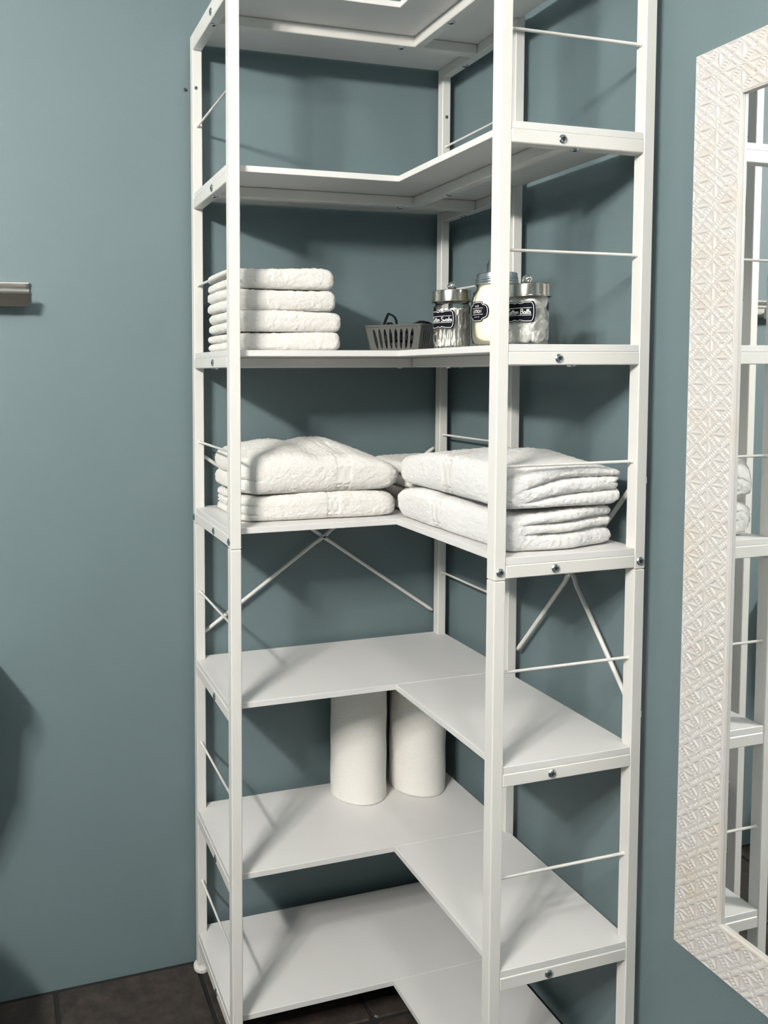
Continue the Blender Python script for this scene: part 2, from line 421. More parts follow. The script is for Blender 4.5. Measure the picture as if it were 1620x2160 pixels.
# ------------------------------------------------------------------ towels
def lobes(zf, bounds, dep, ex=3.0):
    out = np.zeros_like(zf)
    for a, b in zip(bounds, bounds[1:]):
        msk = (zf >= a - 1e-9) & (zf <= b + 1e-9)
        q = np.clip((zf[msk] - (a + b) / 2) / ((b - a) / 2), -1, 1)
        out[msk] = dep * (1 - np.sqrt(np.clip(1 - np.abs(q) ** ex, 0, 1)))
    return out
def towel(name, W, Dp, H, sides, dep, loc, label, rz=0.0, warp=None, seed=0, res=0.0030, rc=0.025, band=None, m='towel', group=None, amp=1.0, wig=0.0, fblend=None, depl=None):
    """folded terry towel: a stack of rounded folds; sides = fold boundaries (fractions of H) for left, right, front, back"""
    zs = set([0.0, 1.0])
    for bnd in sides.values():
        for a, b in zip(bnd, bnd[1:]):
            n = max(6, int((b - a) * H / res * 1.7))
            for k in range(n + 1): zs.add(round((a + b) / 2 - (b - a) / 2 * math.cos(math.pi * k / n), 4))
    zs = np.array(sorted(zs)); keep = [0]
    for k in range(1, len(zs)):
        if zs[k] - zs[keep[-1]] > 0.0009 / H * 0.7 or k == len(zs) - 1: keep.append(k)
    zs = zs[keep]
    # rounded rectangle perimeter, normalised
    nx = int(W / res); ny = int(Dp / res); nc = max(4, int(rc * 1.57 / res))
    per = []
    hx, hy = W / 2, Dp / 2
    def arc(cx, cy, a0):
        for k in range(nc): a = a0 + math.pi / 2 * k / nc; per.append((cx + rc * math.cos(a), cy + rc * math.sin(a)))
    for k in range(ny): per.append((hx, -hy + rc + (Dp - 2 * rc) * k / ny))
    arc(hx - rc, hy - rc, 0)
    for k in range(nx): per.append((hx - rc - (W - 2 * rc) * k / nx, hy))
    arc(-hx + rc, hy - rc, math.pi / 2)
    for k in range(ny): per.append((-hx, hy - rc - (Dp - 2 * rc) * k / ny))
    arc(-hx + rc, -hy + rc, math.pi)
    for k in range(nx): per.append((-hx + rc + (W - 2 * rc) * k / nx, -hy))
    arc(hx - rc, -hy + rc, 1.5 * math.pi)
    per = np.array(per); N = len(per)
    rows = []
    wob = noise(np.c_[per * 14, np.zeros(N)], seed + 5) * wig
    for zf in zs:
        ze = np.clip(zf + wob * 4 * zf * (1 - zf), 0, 1)
        iL = lobes(ze, sides['L'], depl or dep); iR = lobes(ze, sides['R'], dep); iF = lobes(ze, sides['F'], dep)
        if fblend is not None:
            kb = np.clip((per[:, 0] - fblend[0]) / (fblend[1] - fblend[0]), 0, 1); kb = kb * kb * (3 - 2 * kb)
            iF = lobes(ze, [0, 1], dep) * (1 - kb) + iF * kb
        iB = lobes(ze, sides['B'], dep)
        x = np.where(per[:, 0] > 0, per[:, 0] / hx * (hx - iR), per[:, 0] / hx * (hx - iL))
        y = np.where(per[:, 1] > 0, per[:, 1] / hy * (hy - iB), per[:, 1] / hy * (hy - iF))
        rows.append(np.c_[x, y, np.full(N, zf * H)])
    ncap = max(6, int(min(hx, hy) / (res * 1.15)))
    top, bot = rows[-1], rows[0]
    caps_t = [np.c_[top[:, :2] * (1 - k / ncap), top[:, 2]] for k in range(1, ncap)]
    caps_b = [np.c_[bot[:, :2] * (1 - k / 8), bot[:, 2]] for k in range(7, 0, -1)]
    allrows = caps_b + rows + caps_t
    V = np.concatenate(allrows + [np.array([[0, 0, 0.0]]), np.array([[0, 0, H]])])
    R_ = len(allrows)
    idx = np.arange(R_ * N).reshape(R_, N)
    a = idx[:-1]; b = np.roll(a, -1, 1); c = np.roll(idx[1:], -1, 1); d = idx[1:]
    quads = np.stack([a, b, c, d], -1).reshape(-1, 4)
    cb, ct = R_ * N, R_ * N + 1
    tri = [(cb, int(idx[0][(k + 1) % N]), int(idx[0][k])) for k in range(N)] + [(ct, int(idx[-1][k]), int(idx[-1][(k + 1) % N])) for k in range(N)]
    V0 = V.copy()
    if warp is not None: V = warp(V)
    # normals
    e1 = V[quads[:, 2]] - V[quads[:, 0]]; e2 = V[quads[:, 3]] - V[quads[:, 1]]
    fn = np.cross(e1, e2); nrm = np.zeros_like(V)
    for k in range(4): np.add.at(nrm, quads[:, k], fn)
    nrm /= (np.linalg.norm(nrm, axis=1, keepdims=True) + 1e-12)
    nrm[cb] = (0, 0, -1); nrm[ct] = (0, 0, 1)
    pile = 0.0012 * noise(V / 0.0034, seed) + 0.0007 * noise(V / 0.0070, seed + 1) + 0.0004 * noise(V / 0.020, seed + 2)
    low = 0.0022 * noise(V / 0.075, seed + 3)
    mask = np.ones(len(V)); extra = np.zeros(len(V))
    if band is not None:
        mk, ex = band(V0); mask = 1 - 0.85 * mk; extra = ex
    edge = np.clip(V[:, 2] / 0.004, 0, 1)
    V = V + nrm * ((pile * mask * amp + low * amp + extra) * edge)[:, None]
    V[:, 2] = np.maximum(V[:, 2], 0.0)
    me = bpy.data.meshes.new(name)
    nq = len(quads); nt_ = len(tri)
    me.vertices.add(len(V)); me.vertices.foreach_set('co', V.astype(np.float32).ravel())
    lv = np.concatenate([quads.ravel(), np.array(tri).ravel()]).astype(np.int32)
    me.loops.add(len(lv)); me.loops.foreach_set('vertex_index', lv)
    ls = np.concatenate([np.arange(nq) * 4, nq * 4 + np.arange(nt_) * 3]).astype(np.int32)
    me.polygons.add(nq + nt_); me.polygons.foreach_set('loop_start', ls)
    me.update(calc_edges=True); me.validate(); me.shade_smooth()
    me.materials.append(MT[m])
    if band is not None:
        me.materials.append(MT['towel_band'])
        fm = np.concatenate([(mk[quads].mean(1) > 0.5), np.zeros(nt_, bool)]).astype(np.int32)
        if len(me.polygons) == len(fm): me.polygons.foreach_set('material_index', fm)
    o = link(bpy.data.objects.new(name, me)); o.location = loc; o.rotation_euler = (0, 0, rz)
    return tag(o, label, 'towel', group)

z3 = Z[3] + T + 0.0003; z4 = Z[4] + T + 0.0003; z6 = Z[6] + T + 0.0003
# four hand towels stacked on the third tier
HT = [  # x centre, y centre, W, D, H
    (-0.505, -0.148, 0.243, 0.175, 0.0375, 'lowest folded white hand towel in the stack of four'),
    (-0.5035, -0.150, 0.246, 0.176, 0.0420, 'second folded white hand towel from the bottom of the stack of four'),
    (-0.509, -0.147, 0.236, 0.172, 0.0433, 'third folded white hand towel from the bottom of the stack of four'),
    (-0.511, -0.148, 0.232, 0.172, 0.0420, 'topmost folded white hand towel in the stack of four')]
zz = z3
for k, (cx, cy, W, Dp, H, lab) in enumerate(HT):
    def wp(V, k=k, H=H, W=W):
        V = V.copy(); f = V[:, 2] / H
        V[:, 2] += f * (0.0025 * np.sin(V[:, 0] * 17 + k * 2.1) - 0.004 * np.clip((V[:, 0] - W * 0.36) / (W * 0.14), 0, 1) ** 2 * (1 if k == 3 else 0.2))
        return V
    towel('hand_towel', W, Dp, H, {'L': [0, 0.50, 1], 'R': [0, 1], 'F': [0, 1], 'B': [0, 0.5, 1]}, 0.014, (cx, cy, zz), lab, rz=(0.0, -0.012, 0.015, 0.0)[k], warp=wp, seed=20 + 7 * k, rc=0.016, group='hand towels stacked on the third tier', m='towel', wig=0.02)
    zz += H + 0.0010

# two bath towels on the left wing of the fourth tier
def band_x(x0, wdt, slope, ribs=0.0042):
    def fn(V):
        u = V[:, 0] - x0 - slope * V[:, 1]
        mk = np.clip(1 - np.clip((np.abs(u) - wdt) / 0.0025, 0, 1), 0, 1)
        rib = np.sin(V[:, 1] / ribs * 2 * math.pi) * (np.abs(np.abs(u) - wdt * 0.62) < wdt * 0.28)
        return mk, -0.0018 * mk + 0.0016 * rib * mk
    return fn
def band_y(y0, wdt, slope, ribs=0.0042):
    def fn(V):
        u = V[:, 1] - y0 - slope * V[:, 0]
        mk = np.clip(1 - np.clip((np.abs(u) - wdt) / 0.0025, 0, 1), 0, 1)
        rib = np.sin(V[:, 0] / ribs * 2 * math.pi) * (np.abs(np.abs(u) - wdt * 0.62) < wdt * 0.28)
        return mk, -0.0018 * mk + 0.0016 * rib * mk
    return fn
def warp_lower(V):
    V = V.copy(); f = np.clip(V[:, 2] / 0.0535, 0, 1)
    V[:, 2] += f * (0.004 * np.sin(V[:, 0] * 14 + 1) - 0.006 * np.clip((V[:, 0] - 0.10) / 0.07, 0, 1))
    V[:, 1] += 0.012 * np.clip(1 - np.abs(V[:, 0] + 0.16) / 0.16, 0, 1) * (V[:, 1] < 0) - 0.004
    return V
towel('bath_towel', 0.346, 0.232, 0.0535, {'L': [0, 0.33, 0.68, 1], 'R': [0, 1], 'F': [0, 1], 'B': [0, 0.5, 1]}, 0.022,
      (-0.427, -0.130, z4), 'flat folded white bath towel, lower of the pair on the left wing', warp=warp_lower, seed=61, rc=0.034,
      depl=0.013, band=band_x(0.021, 0.012, 0.0), group='bath towels on the fourth tier', m='towel', wig=0.03)
def warp_upper(V):
    V = V.copy(); H = 0.082; f = np.clip(V[:, 2] / H, 0, 1)
    x, y = V[:, 0], V[:, 1]
    g = 0.011 * np.exp(-((x - 0.045) / 0.075) ** 2) * np.clip((y + 0.10) / 0.12, 0, 1.3) + 0.006 * np.exp(-((x + 0.06) / 0.05) ** 2) - 0.006 * np.exp(-((x + 0.005) / 0.025) ** 2)
    g = g - 0.030 * np.clip((x - 0.07) / 0.10, 0, 1) ** 1.3 - 0.010 * np.clip((-x - 0.12) / 0.05, 0, 1) + 0.007 * np.clip((y + 0.03) / 0.12, -1, 1)
    V[:, 2] += f * g
    # the front fold swings out at the left and the right end reaches further
    V[:, 1] += -0.010 * f * np.clip((x + 0.02) / 0.15, -1, 1)
    V[:, 0] += 0.012 * f * (x > 0) * np.clip(x / 0.17, 0, 1)
    fold = np.clip((-x - 0.135) / 0.025, 0, 1); fold = fold * fold * (3 - 2 * fold)
    V[:, 1] += 0.024 * fold * np.clip(-y / 0.10, 0, 1)
    return V
towel('bath_towel', 0.350, 0.236, 0.082, {'L': [0, 0.44, 1], 'R': [0, 1], 'F': [0, 1], 'B': [0, 0.5, 1]}, 0.030,
      (-0.428, -0.132, z4 + 0.0555), 'humped folded white bath towel with woven band, upper of the pair on the left wing', warp=warp_upper, seed=83, rc=0.040,
      depl=0.018, band=band_x(0.043, 0.0145, 0.0), group='bath towels on the fourth tier', m='towel', wig=0.04)

# bath towels on the right wing, folded ends towards the front
def warp_rl(V):
    V = V.copy(); H = 0.0705; f = np.clip(V[:, 2] / H, 0, 1)
    V[:, 2] += f * (0.003 * np.sin(V[:, 1] * 13) - 0.010 * np.clip((V[:, 1] - 0.10) / 0.09, 0, 1) + 0.004 * np.sin(V[:, 0] * 20))
    V[:, 0] += -0.010 * f * np.clip((V[:, 1] + 0.05) / 0.2, 0, 1)
    V[:, 1] += 0.02 * np.clip((V[:, 0] - 0.02) / 0.1, 0, 1) * (V[:, 1] < 0) * np.clip(-V[:, 1] / 0.19, 0, 1)
    return V
towel('bath_towel', 0.234, 0.370, 0.0705, {'L': [0, 1], 'R': [0, 0.4, 1], 'F': [0, 0.42, 0.68, 1], 'B': [0, 1]}, 0.022,
      (-0.147, -0.441, z4), 'thick folded white bath towel, lower of the pair on the right wing', warp=warp_rl, seed=101, rc=0.018,
      band=band_y(0.045, 0.014, 0.10), group='bath towels on the fourth tier', m='towel_cool', wig=0.09, fblend=(-0.095, -0.035))
def warp_ru(V):
    V = V.copy(); H = 0.073; f = np.clip(V[:, 2] / H, 0, 1); x, y = V[:, 0], V[:, 1]
    V[:, 2] += f * (0.006 * np.exp(-((y + 0.02) / 0.09) ** 2) - 0.016 * np.clip((y - 0.09) / 0.10, 0, 1) - 0.014 * np.clip((x - 0.0) / 0.12, 0, 1) * np.clip((-y) / 0.18, 0, 1) + 0.003 * np.sin(x * 22 + 1))
    # the folds climb towards the wall side at the front end
    V[:, 2] += 0.012 * np.clip((x + 0.02) / 0.1, -1, 1) * 4 * f * (1 - f) * np.clip(-y / 0.18, 0, 1)
    return V
towel('bath_towel', 0.236, 0.368, 0.073, {'L': [0, 1], 'R': [0, 0.45, 1], 'F': [0, 0.28, 0.64, 1], 'B': [0, 1]}, 0.020,
      (-0.147, -0.442, z4 + 0.0730), 'puffy folded white bath towel, upper of the pair on the right wing', warp=warp_ru, seed=127, rc=0.018,
      band=band_y(0.030, 0.014, 0.25), group='bath towels on the fourth tier', m='towel_cool', wig=0.09, fblend=(-0.095, -0.04))
# towels tucked into the corner behind
towel('bath_towel', 0.190, 0.200, 0.0515, {'L': [0, 0.5, 1], 'R': [0, 1], 'F': [0, 0.5, 1], 'B': [0, 1]}, 0.016,
      (-0.128, -0.142, z4), 'folded white towel tucked in the back corner, lower of the two there', seed=151, rc=0.02, group='bath towels on the fourth tier', m='towel', wig=0.05)
towel('bath_towel', 0.188, 0.196, 0.056, {'L': [0, 0.5, 1], 'R': [0, 1], 'F': [0, 0.5, 1], 'B': [0, 1]}, 0.017,
      (-0.128, -0.140, z4 + 0.0526), 'folded white towel tucked in the back corner, upper of the two there', seed=163, rc=0.02, group='bath towels on the fourth tier', m='towel', wig=0.05)

# ------------------------------------------------------------------ paper towel rolls
def roll(loc, rz, label, r=0.066):
    t = thing('paper_towel_roll', label, 'paper towel', loc, 'paper towel rolls', rz)
    H = 0.279; n = 96
    zsam = [0.002 + (H - 0.004) * k / 40 for k in range(41)]
    def dsp(a, z): return 0.0009 * math.sin(a * 3 + z * 9) + 0.0005 * math.sin(z * 60 + a * 5) + (0.0012 if (a % (2 * math.pi)) < 0.9 else 0)
    prof = [(0.0215, 0.0), (r - 0.003, 0.0)] + [(r, z) for z in zsam] + [(r - 0.003, H), (0.0215, H)]
    V, F = lathe_data(prof, n, None)
    V = [(x * (1 + dsp(math.atan2(y, x), z) / max(math.hypot(x, y), 1e-6) * (math.hypot(x, y) > r * 0.9)), y * (1 + dsp(math.atan2(y, x), z) / max(math.hypot(x, y), 1e-6) * (math.hypot(x, y) > r * 0.9)), z) for x, y, z in V]
    o = mesh_obj('paper', V, F, 'paper', t); set_sharp(o, 0.7)
    lathe('cardboard_core', [(0.0205, 0.0005), (0.0213, 0.0005), (0.0213, H - 0.0005), (0.0205, H - 0.0005), (0.0205, 0.0005)], 'paper_core', t, 32)
    return t
roll((-0.2535, -0.0545, z6), 0.4, 'white embossed paper towel roll nearer the left end of the sixth tier')
roll((-0.0985, -0.0615, z6), 2.2, 'white embossed paper towel roll standing closest to the room corner')

# ------------------------------------------------------------------ jars
def arc_pts(cx, cy, rx, ry, a0, a1, n=10):
    return [(cx + rx * math.cos(math.radians(a0 + (a1 - a0) * k / n)), cy + ry * math.sin(math.radians(a0 + (a1 - a0) * k / n))) for k in range(n + 1)]
GL = {  # single-stroke lettering: advance, strokes
    'C': (0.72, [arc_pts(0.42, 0.5, 0.36, 0.5, 45, 315, 16)]),
    'o': (0.46, [arc_pts(0.23, 0.26, 0.19, 0.26, 0, 360, 14)]),
    't': (0.34, [[(0.17, 0.92), (0.15, 0.2), (0.19, 0.04), (0.30, 0.02)], [(0.0, 0.58), (0.36, 0.62)]]),
    'n': (0.50, [[(0.07, 0.52), (0.08, 0.0)], [(0.08, 0.26)] + arc_pts(0.24, 0.32, 0.15, 0.19, 160, 0, 8) + [(0.40, 0.06), (0.50, 0.04)]]),
    'S': (0.62, [arc_pts(0.30, 0.76, 0.24, 0.24, 30, 255, 12) + arc_pts(0.30, 0.26, 0.26, 0.26, 85, -150, 12)]),
    'w': (0.66, [[(0.05, 0.5), (0.10, 0.1), (0.18, 0.0), (0.28, 0.12), (0.32, 0.42), (0.36, 0.10), (0.45, 0.0), (0.55, 0.12), (0.60, 0.52), (0.68, 0.44)]]),
    'a': (0.52, [arc_pts(0.23, 0.25, 0.18, 0.25, 30, 390, 14), [(0.40, 0.5), (0.40, 0.1), (0.44, 0.02), (0.54, 0.06)]]),
    'b': (0.48, [[(0.08, 1.0), (0.08, 0.02)], arc_pts(0.25, 0.25, 0.17, 0.25, 170, -170, 14)]),
    's': (0.40, [arc_pts(0.20, 0.38, 0.13, 0.13, 40, 255, 8) + arc_pts(0.20, 0.13, 0.15, 0.13, 80, -150, 8)]),
    'B': (0.62, [[(0.10, 1.0), (0.08, 0.0)], [(0.02, 0.98)] + arc_pts(0.22, 0.76, 0.26, 0.23, 90, -80, 10), [(0.2, 0.53)] + arc_pts(0.22, 0.26, 0.33, 0.27, 85, -95, 10) + [(0.05, 0.0)]]),
    'l': (0.28, [[(0.04, 0.1), (0.18, 0.6), (0.20, 0.92), (0.12, 0.96), (0.09, 0.7), (0.10, 0.15), (0.17, 0.0), (0.28, 0.1)]]),
    'L': (0.56, [[(0.1, 1), (0.1, 0), (0.5, 0)]]), 'O': (0.78, [arc_pts(0.38, 0.5, 0.30, 0.5, 0, 360, 18)]),
    'T': (0.64, [[(0.02, 1), (0.62, 1)], [(0.32, 1), (0.32, 0)]]), 'I': (0.28, [[(0.14, 1), (0.14, 0)]]),
    'N': (0.76, [[(0.1, 0), (0.1, 1), (0.62, 0), (0.62, 1)]]), 'H': (0.72, [[(0.1, 0), (0.1, 1)], [(0.6, 0), (0.6, 1)], [(0.1, 0.5), (0.6, 0.5)]]),
    'A': (0.70, [[(0.04, 0), (0.35, 1), (0.66, 0)], [(0.16, 0.38), (0.54, 0.38)]]), 'D': (0.72, [[(0.1, 0), (0.1, 1), (0.3, 1)] + arc_pts(0.3, 0.5, 0.34, 0.5, 90, -90, 12) + [(0.1, 0)]]),
    ' ': (0.30, []), '-': (0.4, [[(0.08, 0.5), (0.32, 0.5)]])}
def text_strokes(txt, h, cx, cy, slant=0.0, rise=0.0):
    wtot = sum(GL[c][0] for c in txt) * h; x = cx - wtot / 2; out = []
    for c in txt:
        adv, st = GL[c]
        for s in st: out.append([(x + (px + slant * py) * h, cy - h / 2 + py * h) for px, py in s])
        x += adv * h
    return out
def wrap_ribbons(name, strokes, hw, R, a0, z0, m, parent, lift):
    V = []; F = []
    for s in strokes:
        n = len(s); base = len(V)
        for i, (x, y) in enumerate(s):
            x0, y0 = s[max(i - 1, 0)]; x1, y1 = s[min(i + 1, n - 1)]
            dx, dy = x1 - x0, y1 - y0; l = math.hypot(dx, dy) or 1
            nx, ny = -dy / l * hw, dx / l * hw
            for sg in (1, -1):
                a = a0 + (x + sg * nx) / R; rr = R + lift
                V.append((rr * math.cos(a), rr * math.sin(a), z0 + y + sg * ny))
        for i in range(n - 1): F.append((base + 2 * i, base + 2 * i + 1, base + 2 * i + 3, base + 2 * i + 2))
    return mesh_obj(name, V, F, m, parent, recalc=False)
def plaque_h(t, kind):
    t = abs(t)
    if kind == 'wide':
        if t < 0.14: return 0.86 + 0.14 * (1 - t / 0.14) ** 1.6
        if t < 0.50: return 0.86 + 0.12 * 0.5 * (1 - math.cos(math.pi * (t - 0.14) / 0.36))
        if t < 0.78: return 0.98
        q = (t - 0.78) / 0.22
        return 0.98 * math.sqrt(max(0, 1 - (q * 0.96) ** 2.4)) * (1 if q < 0.9 else (1 - q) / 0.1 * 0.6 + 0.4) + 0.02
    if t < 0.45: return 1.0 - 0.04 * t
    if t < 0.62: return 0.98 - 0.30 * ((t - 0.45) / 0.17) ** 0.7
    if t < 0.72: return 0.68 + 0.06 * math.sin((t - 0.62) / 0.10 * math.pi)
    q = (t - 0.72) / 0.28
    return 0.66 * math.sqrt(max(0, 1 - q ** 2)) + 0.02
def plaque(parent, R, a0, z0, w2, h2, kind, lines):
    n = 72
    def ring(s, lift):
        out = []
        for k in range(n + 1):
            t = -1 + 2 * k / n
            out.append((t * w2 * s, plaque_h(t, kind) * h2 * (s if kind != 'wide' else s * 0.985)))
        return out
    top = ring(1.0, 0); V = []; F = []; rr = R + 0.0006
    for x, h in top:
        a = a0 + x / R
        for z in (h, h * 0.33, -h * 0.33, -h): V.append((rr * math.cos(a), rr * math.sin(a), z0 + z))
    for k in range(n):
        for q in range(3): F.append((4 * k + q, 4 * k + q + 1, 4 * k + 5 + q, 4 * k + 4 + q))
    lb = mesh_obj('label', V, F, 'label', parent, recalc=False)
    b = ring(0.89, 0)
    loop = b + [(x, -h) for x, h in b[::-1]] + [b[0]]
    wrap_ribbons('border_line', [loop], 0.00042, R, a0, z0, 'label_ink', lb, 0.0009)
    st = []
    for kindl, *args in lines:
        if kindl == 'line': st.append([(args[0] + (args[1] - args[0]) * k / 12, args[2]) for k in range(13)])
    if st: wrap_ribbons('rule_line', st, 0.00035, R, a0, z0, 'label_ink', lb, 0.0009)
    for kindl, *args in lines:
        if kindl == 'text':
            txt, h, cx, cy, hw, sl = args
            wrap_ribbons('lettering', text_strokes(txt, h, cx, cy, sl), hw, R, a0, z0, 'label_ink', lb, 0.0010)
        if kindl == 'dots':
            wrap_ribbons('flourish', [[(x - 0.0012, args[0]), (x, args[0] + 0.0008), (x + 0.0012, args[0])] for x in args[1]], 0.0005, R, a0, z0, 'label_ink', lb, 0.0010)
    return lb

def quilt(a, z, z0, z1, R, amp=0.0015):
    if z < z0 or z > z1: return 0
    nd = 12; u = a * nd / (2 * math.pi); v = (z - z0) / (2 * math.pi * R / nd * 1.35)
    f1 = abs(((u + v) % 1) - 0.5) * 2; f2 = abs(((u - v) % 1) - 0.5) * 2
    fade = min(1, (z - z0) / 0.004, (z1 - z) / 0.004)
    return -amp * fade * max(0, 1 - min(1 - f1, 1 - f2) / 0.18)

def quilt_jar(loc, H, label, text, a_label, R=0.0345, lidr=0.0370):
    t = thing('glass_jar', label, 'jar', loc, 'lidded jars with black labels')
    hb = H - 0.026       # glass shoulder height
    prof = [(0, 0.0015), (R - 0.006, 0.0012), (R - 0.003, 0.0005), (R - 0.0008, 0.004)]
    nz = 46
    for k in range(nz + 1): prof.append((R - 0.0008 + 0.0008 * min(1, k / 6), 0.006 + (hb - 0.012) * k / nz))
    prof += [(R - 0.0015, hb - 0.003), (R - 0.0035, hb), (R - 0.0030, hb + 0.002), (R - 0.0012, hb + 0.004), (R - 0.0012, hb + 0.006), (R - 0.004, hb + 0.008), (R - 0.004, H - 0.004)]
    g = lathe('glass_body', prof, 'glass', t, 192, lambda a, z: quilt(a, z, 0.006, hb - 0.016, R), sharp=3.2)
    att = g.data.attributes.new('ridge', 'FLOAT', 'POINT')
    att.data.foreach_set('value', [min(0.85, -quilt(math.atan2(v.co.y, v.co.x), v.co.z, 0.006, hb - 0.016, R) / 0.0015) for v in g.data.vertices])
    lz = H - 0.0215
    lid = lathe('lid', [(0, H - 0.0012), (lidr - 0.0035, H - 0.001), (lidr - 0.0015, H), (lidr - 0.0003, H - 0.001), (lidr, H - 0.0025), (lidr, lz + 0.0025), (lidr + 0.0014, lz + 0.0018), (lidr + 0.0014, lz + 0.0003), (lidr, lz), (lidr - 0.0015, lz), (lidr - 0.0015, H - 0.004), (0, H - 0.004)], 'nickel', t, 64)
    kr = 0.0088
    kp = [(0.0052, 0.0), (0.0045, 0.0015), (0.0042, 0.003)] + [(kr * math.sin(math.radians(q)), 0.0105 - kr * math.cos(math.radians(q))) for q in range(32, 180, 8)] + [(0, 0.0105 + kr)]
    kn = lathe('knob', kp, 'chrome', lid, 40, sharp=3.2); kn.location = (0, 0, H - 0.0015)
    plaque(t, R, a_label, 0.0545, 0.0285, 0.0180, 'wide', [('line', -0.022, 0.022, 0.0062), ('line', -0.022, 0.022, -0.0058), ('text', text, 0.0080, 0.0, 0.0003, 0.00052, 0.12)])
    return t
def cam_angle(x, y): return math.atan2(-1.74577 - y, -1.07665 - x)
J1 = (-0.2276, -0.3977); JL = (-0.1870, -0.4800); J3 = (-0.2046, -0.5905)
H1, H3 = 0.1105, 0.1015
# +angle is anticlockwise seen from above, i.e. towards the right as the camera sees it
quilt_jar((J1[0], J1[1], z3), H1, 'quilted glass jar of cotton swabs, chrome knob lid, labelled Cotton Swabs', 'Cotton Swabs', cam_angle(*J1) - math.radians(38), 0.0345, 0.0372)
quilt_jar((J3[0], J3[1], z3), H3, 'quilted glass jar of cotton balls, chrome knob lid, labelled Cotton Balls', 'Cotton Balls', cam_angle(*J3) - math.radians(25), 0.0345, 0.0375)

# swabs standing in the first jar
def swab_mesh():
    prof = [(0, 0), (0.0012, 0.0004), (0.0023, 0.002), (0.0027, 0.005), (0.0024, 0.009), (0.0014, 0.0135), (0.0011, 0.0145), (0.0011, 0.0575), (0.0014, 0.0585), (0.0024, 0.063), (0.0027, 0.067), (0.0023, 0.070), (0.0012, 0.0716), (0, 0.072)]
    V, F = lathe_data(prof, 8)
    o = mesh_obj('cotton_swab', V, F, 'swab', smooth=True)
    return o
sw0 = swab_mesh(); sw_first = True
rs = random.Random(5)
for ring, cnt in ((0.0284, 30), (0.0225, 23), (0.0165, 16), (0.010, 9), (0.003, 3)):
    for k in range(cnt):
        a = 2 * math.pi * (k + rs.uniform(-0.2, 0.2)) / cnt
        if sw_first: o = sw0; sw_first = False
        else: o = link(sw0.copy())
        da = rs.uniform(-0.30, 0.30)
        b0 = Vector((ring * math.cos(a), ring * math.sin(a), 0)); rt = min(ring + rs.uniform(-0.004, 0.003), 0.0285)
        b1 = Vector((rt * math.cos(a + da), rt * math.sin(a + da), 0.071))
        o.location = Vector((J1[0], J1[1], z3 + 0.0022 + rs.uniform(0, 0.003))) + b0
        o.rotation_mode = 'QUATERNION'; o.rotation_quaternion = Vector((0, 0, 1)).rotation_difference((b1 - b0).normalized())
        tag(o, 'white cotton swab standing in the labelled glass jar', 'cotton swab', 'cotton swabs in the jar')
# cotton balls in the third jar
def cotton_ball_mesh(r=0.0145):
    bm = bmesh.new(); bmesh.ops.create_icosphere(bm, subdivisions=4, radius=r)
    P = np.array([v.co[:] for v in bm.verts]); d = 0.0012 * noise(P / 0.009, 3) + 0.0004 * noise(P / 0.004, 4)
    for v, q in zip(bm.verts, d): v.co += v.co.normalized() * q
    me = bpy.data.meshes.new('cotton_ball'); bm.to_mesh(me); bm.free(); me.shade_smooth(); me.materials.append(MT['cotton'])
    return me
cbm = cotton_ball_mesh()
for lev in range(4):
    zc = z3 + 0.0165 + lev * 0.0186
    spots = [(0.0172 * math.cos(a), 0.0172 * math.sin(a)) for a in [lev * 0.63 + q * 2 * math.pi / 5 for q in range(5)]]
    for (dx, dy) in spots:
        o = link(bpy.data.objects.new('cotton_ball', cbm)); o.location = (J3[0] + dx, J3[1] + dy, zc + rs.uniform(-0.002, 0.002))
        o.rotation_euler = (rs.uniform(0, 6), rs.uniform(0, 6), rs.uniform(0, 6)); s = rs.uniform(1.00, 1.07); o.scale = (s, s, s * 0.95)
        tag(o, 'white cotton ball inside the labelled glass jar', 'cotton ball', 'cotton balls in the jar')

# lotion jar with pump
t = thing('lotion_jar', 'glass jar of cream lotion with metal screw lid and pump, black label', 'jar', (JL[0], JL[1], z3), 'lidded jars with black labels')
RB = 0.0440
gp = [(0, 0.001), (0.028, 0.0005), (0.036, 0.0025), (0.0415, 0.009), (RB - 0.0004, 0.020), (RB, 0.035), (RB, 0.080), (RB - 0.0012, 0.090), (RB - 0.0045, 0.099), (RB - 0.0085, 0.1055), (RB - 0.0095, 0.110), (RB - 0.0090, 0.112), (RB - 0.0080, 0.1135), (RB - 0.0095, 0.115), (RB - 0.0095, 0.132)]
lathe('glass_body', gp, 'glass', t, 72, sharp=3.2)
lathe('lotion', [(0, 0.004), (0.026, 0.004), (0.035, 0.006), (0.0402, 0.012), (RB - 0.002, 0.022), (RB - 0.0016, 0.035), (RB - 0.0016, 0.079), (RB - 0.003, 0.089), (RB - 0.0065, 0.0975), (RB - 0.0105, 0.1045), (RB - 0.0115, 0.113), (RB - 0.0115, 0.118), (0, 0.118)], 'lotion', t, 64, sharp=3.2)
LR = 0.0368
lidl = lathe('screw_lid', [(0, 0.1345), (LR - 0.004, 0.1345), (LR - 0.0015, 0.1335), (LR - 0.0010, 0.130), (LR - 0.0010, 0.1265), (LR + 0.0004, 0.1255), (LR + 0.0004, 0.1240), (LR - 0.0008, 0.1228), (LR + 0.0006, 0.1212), (LR + 0.0006, 0.1196), (LR - 0.0006, 0.1184), (LR + 0.0012, 0.1166), (LR + 0.0012, 0.1146), (LR, 0.1138), (LR - 0.002, 0.1138)], 'zinc', t, 64)
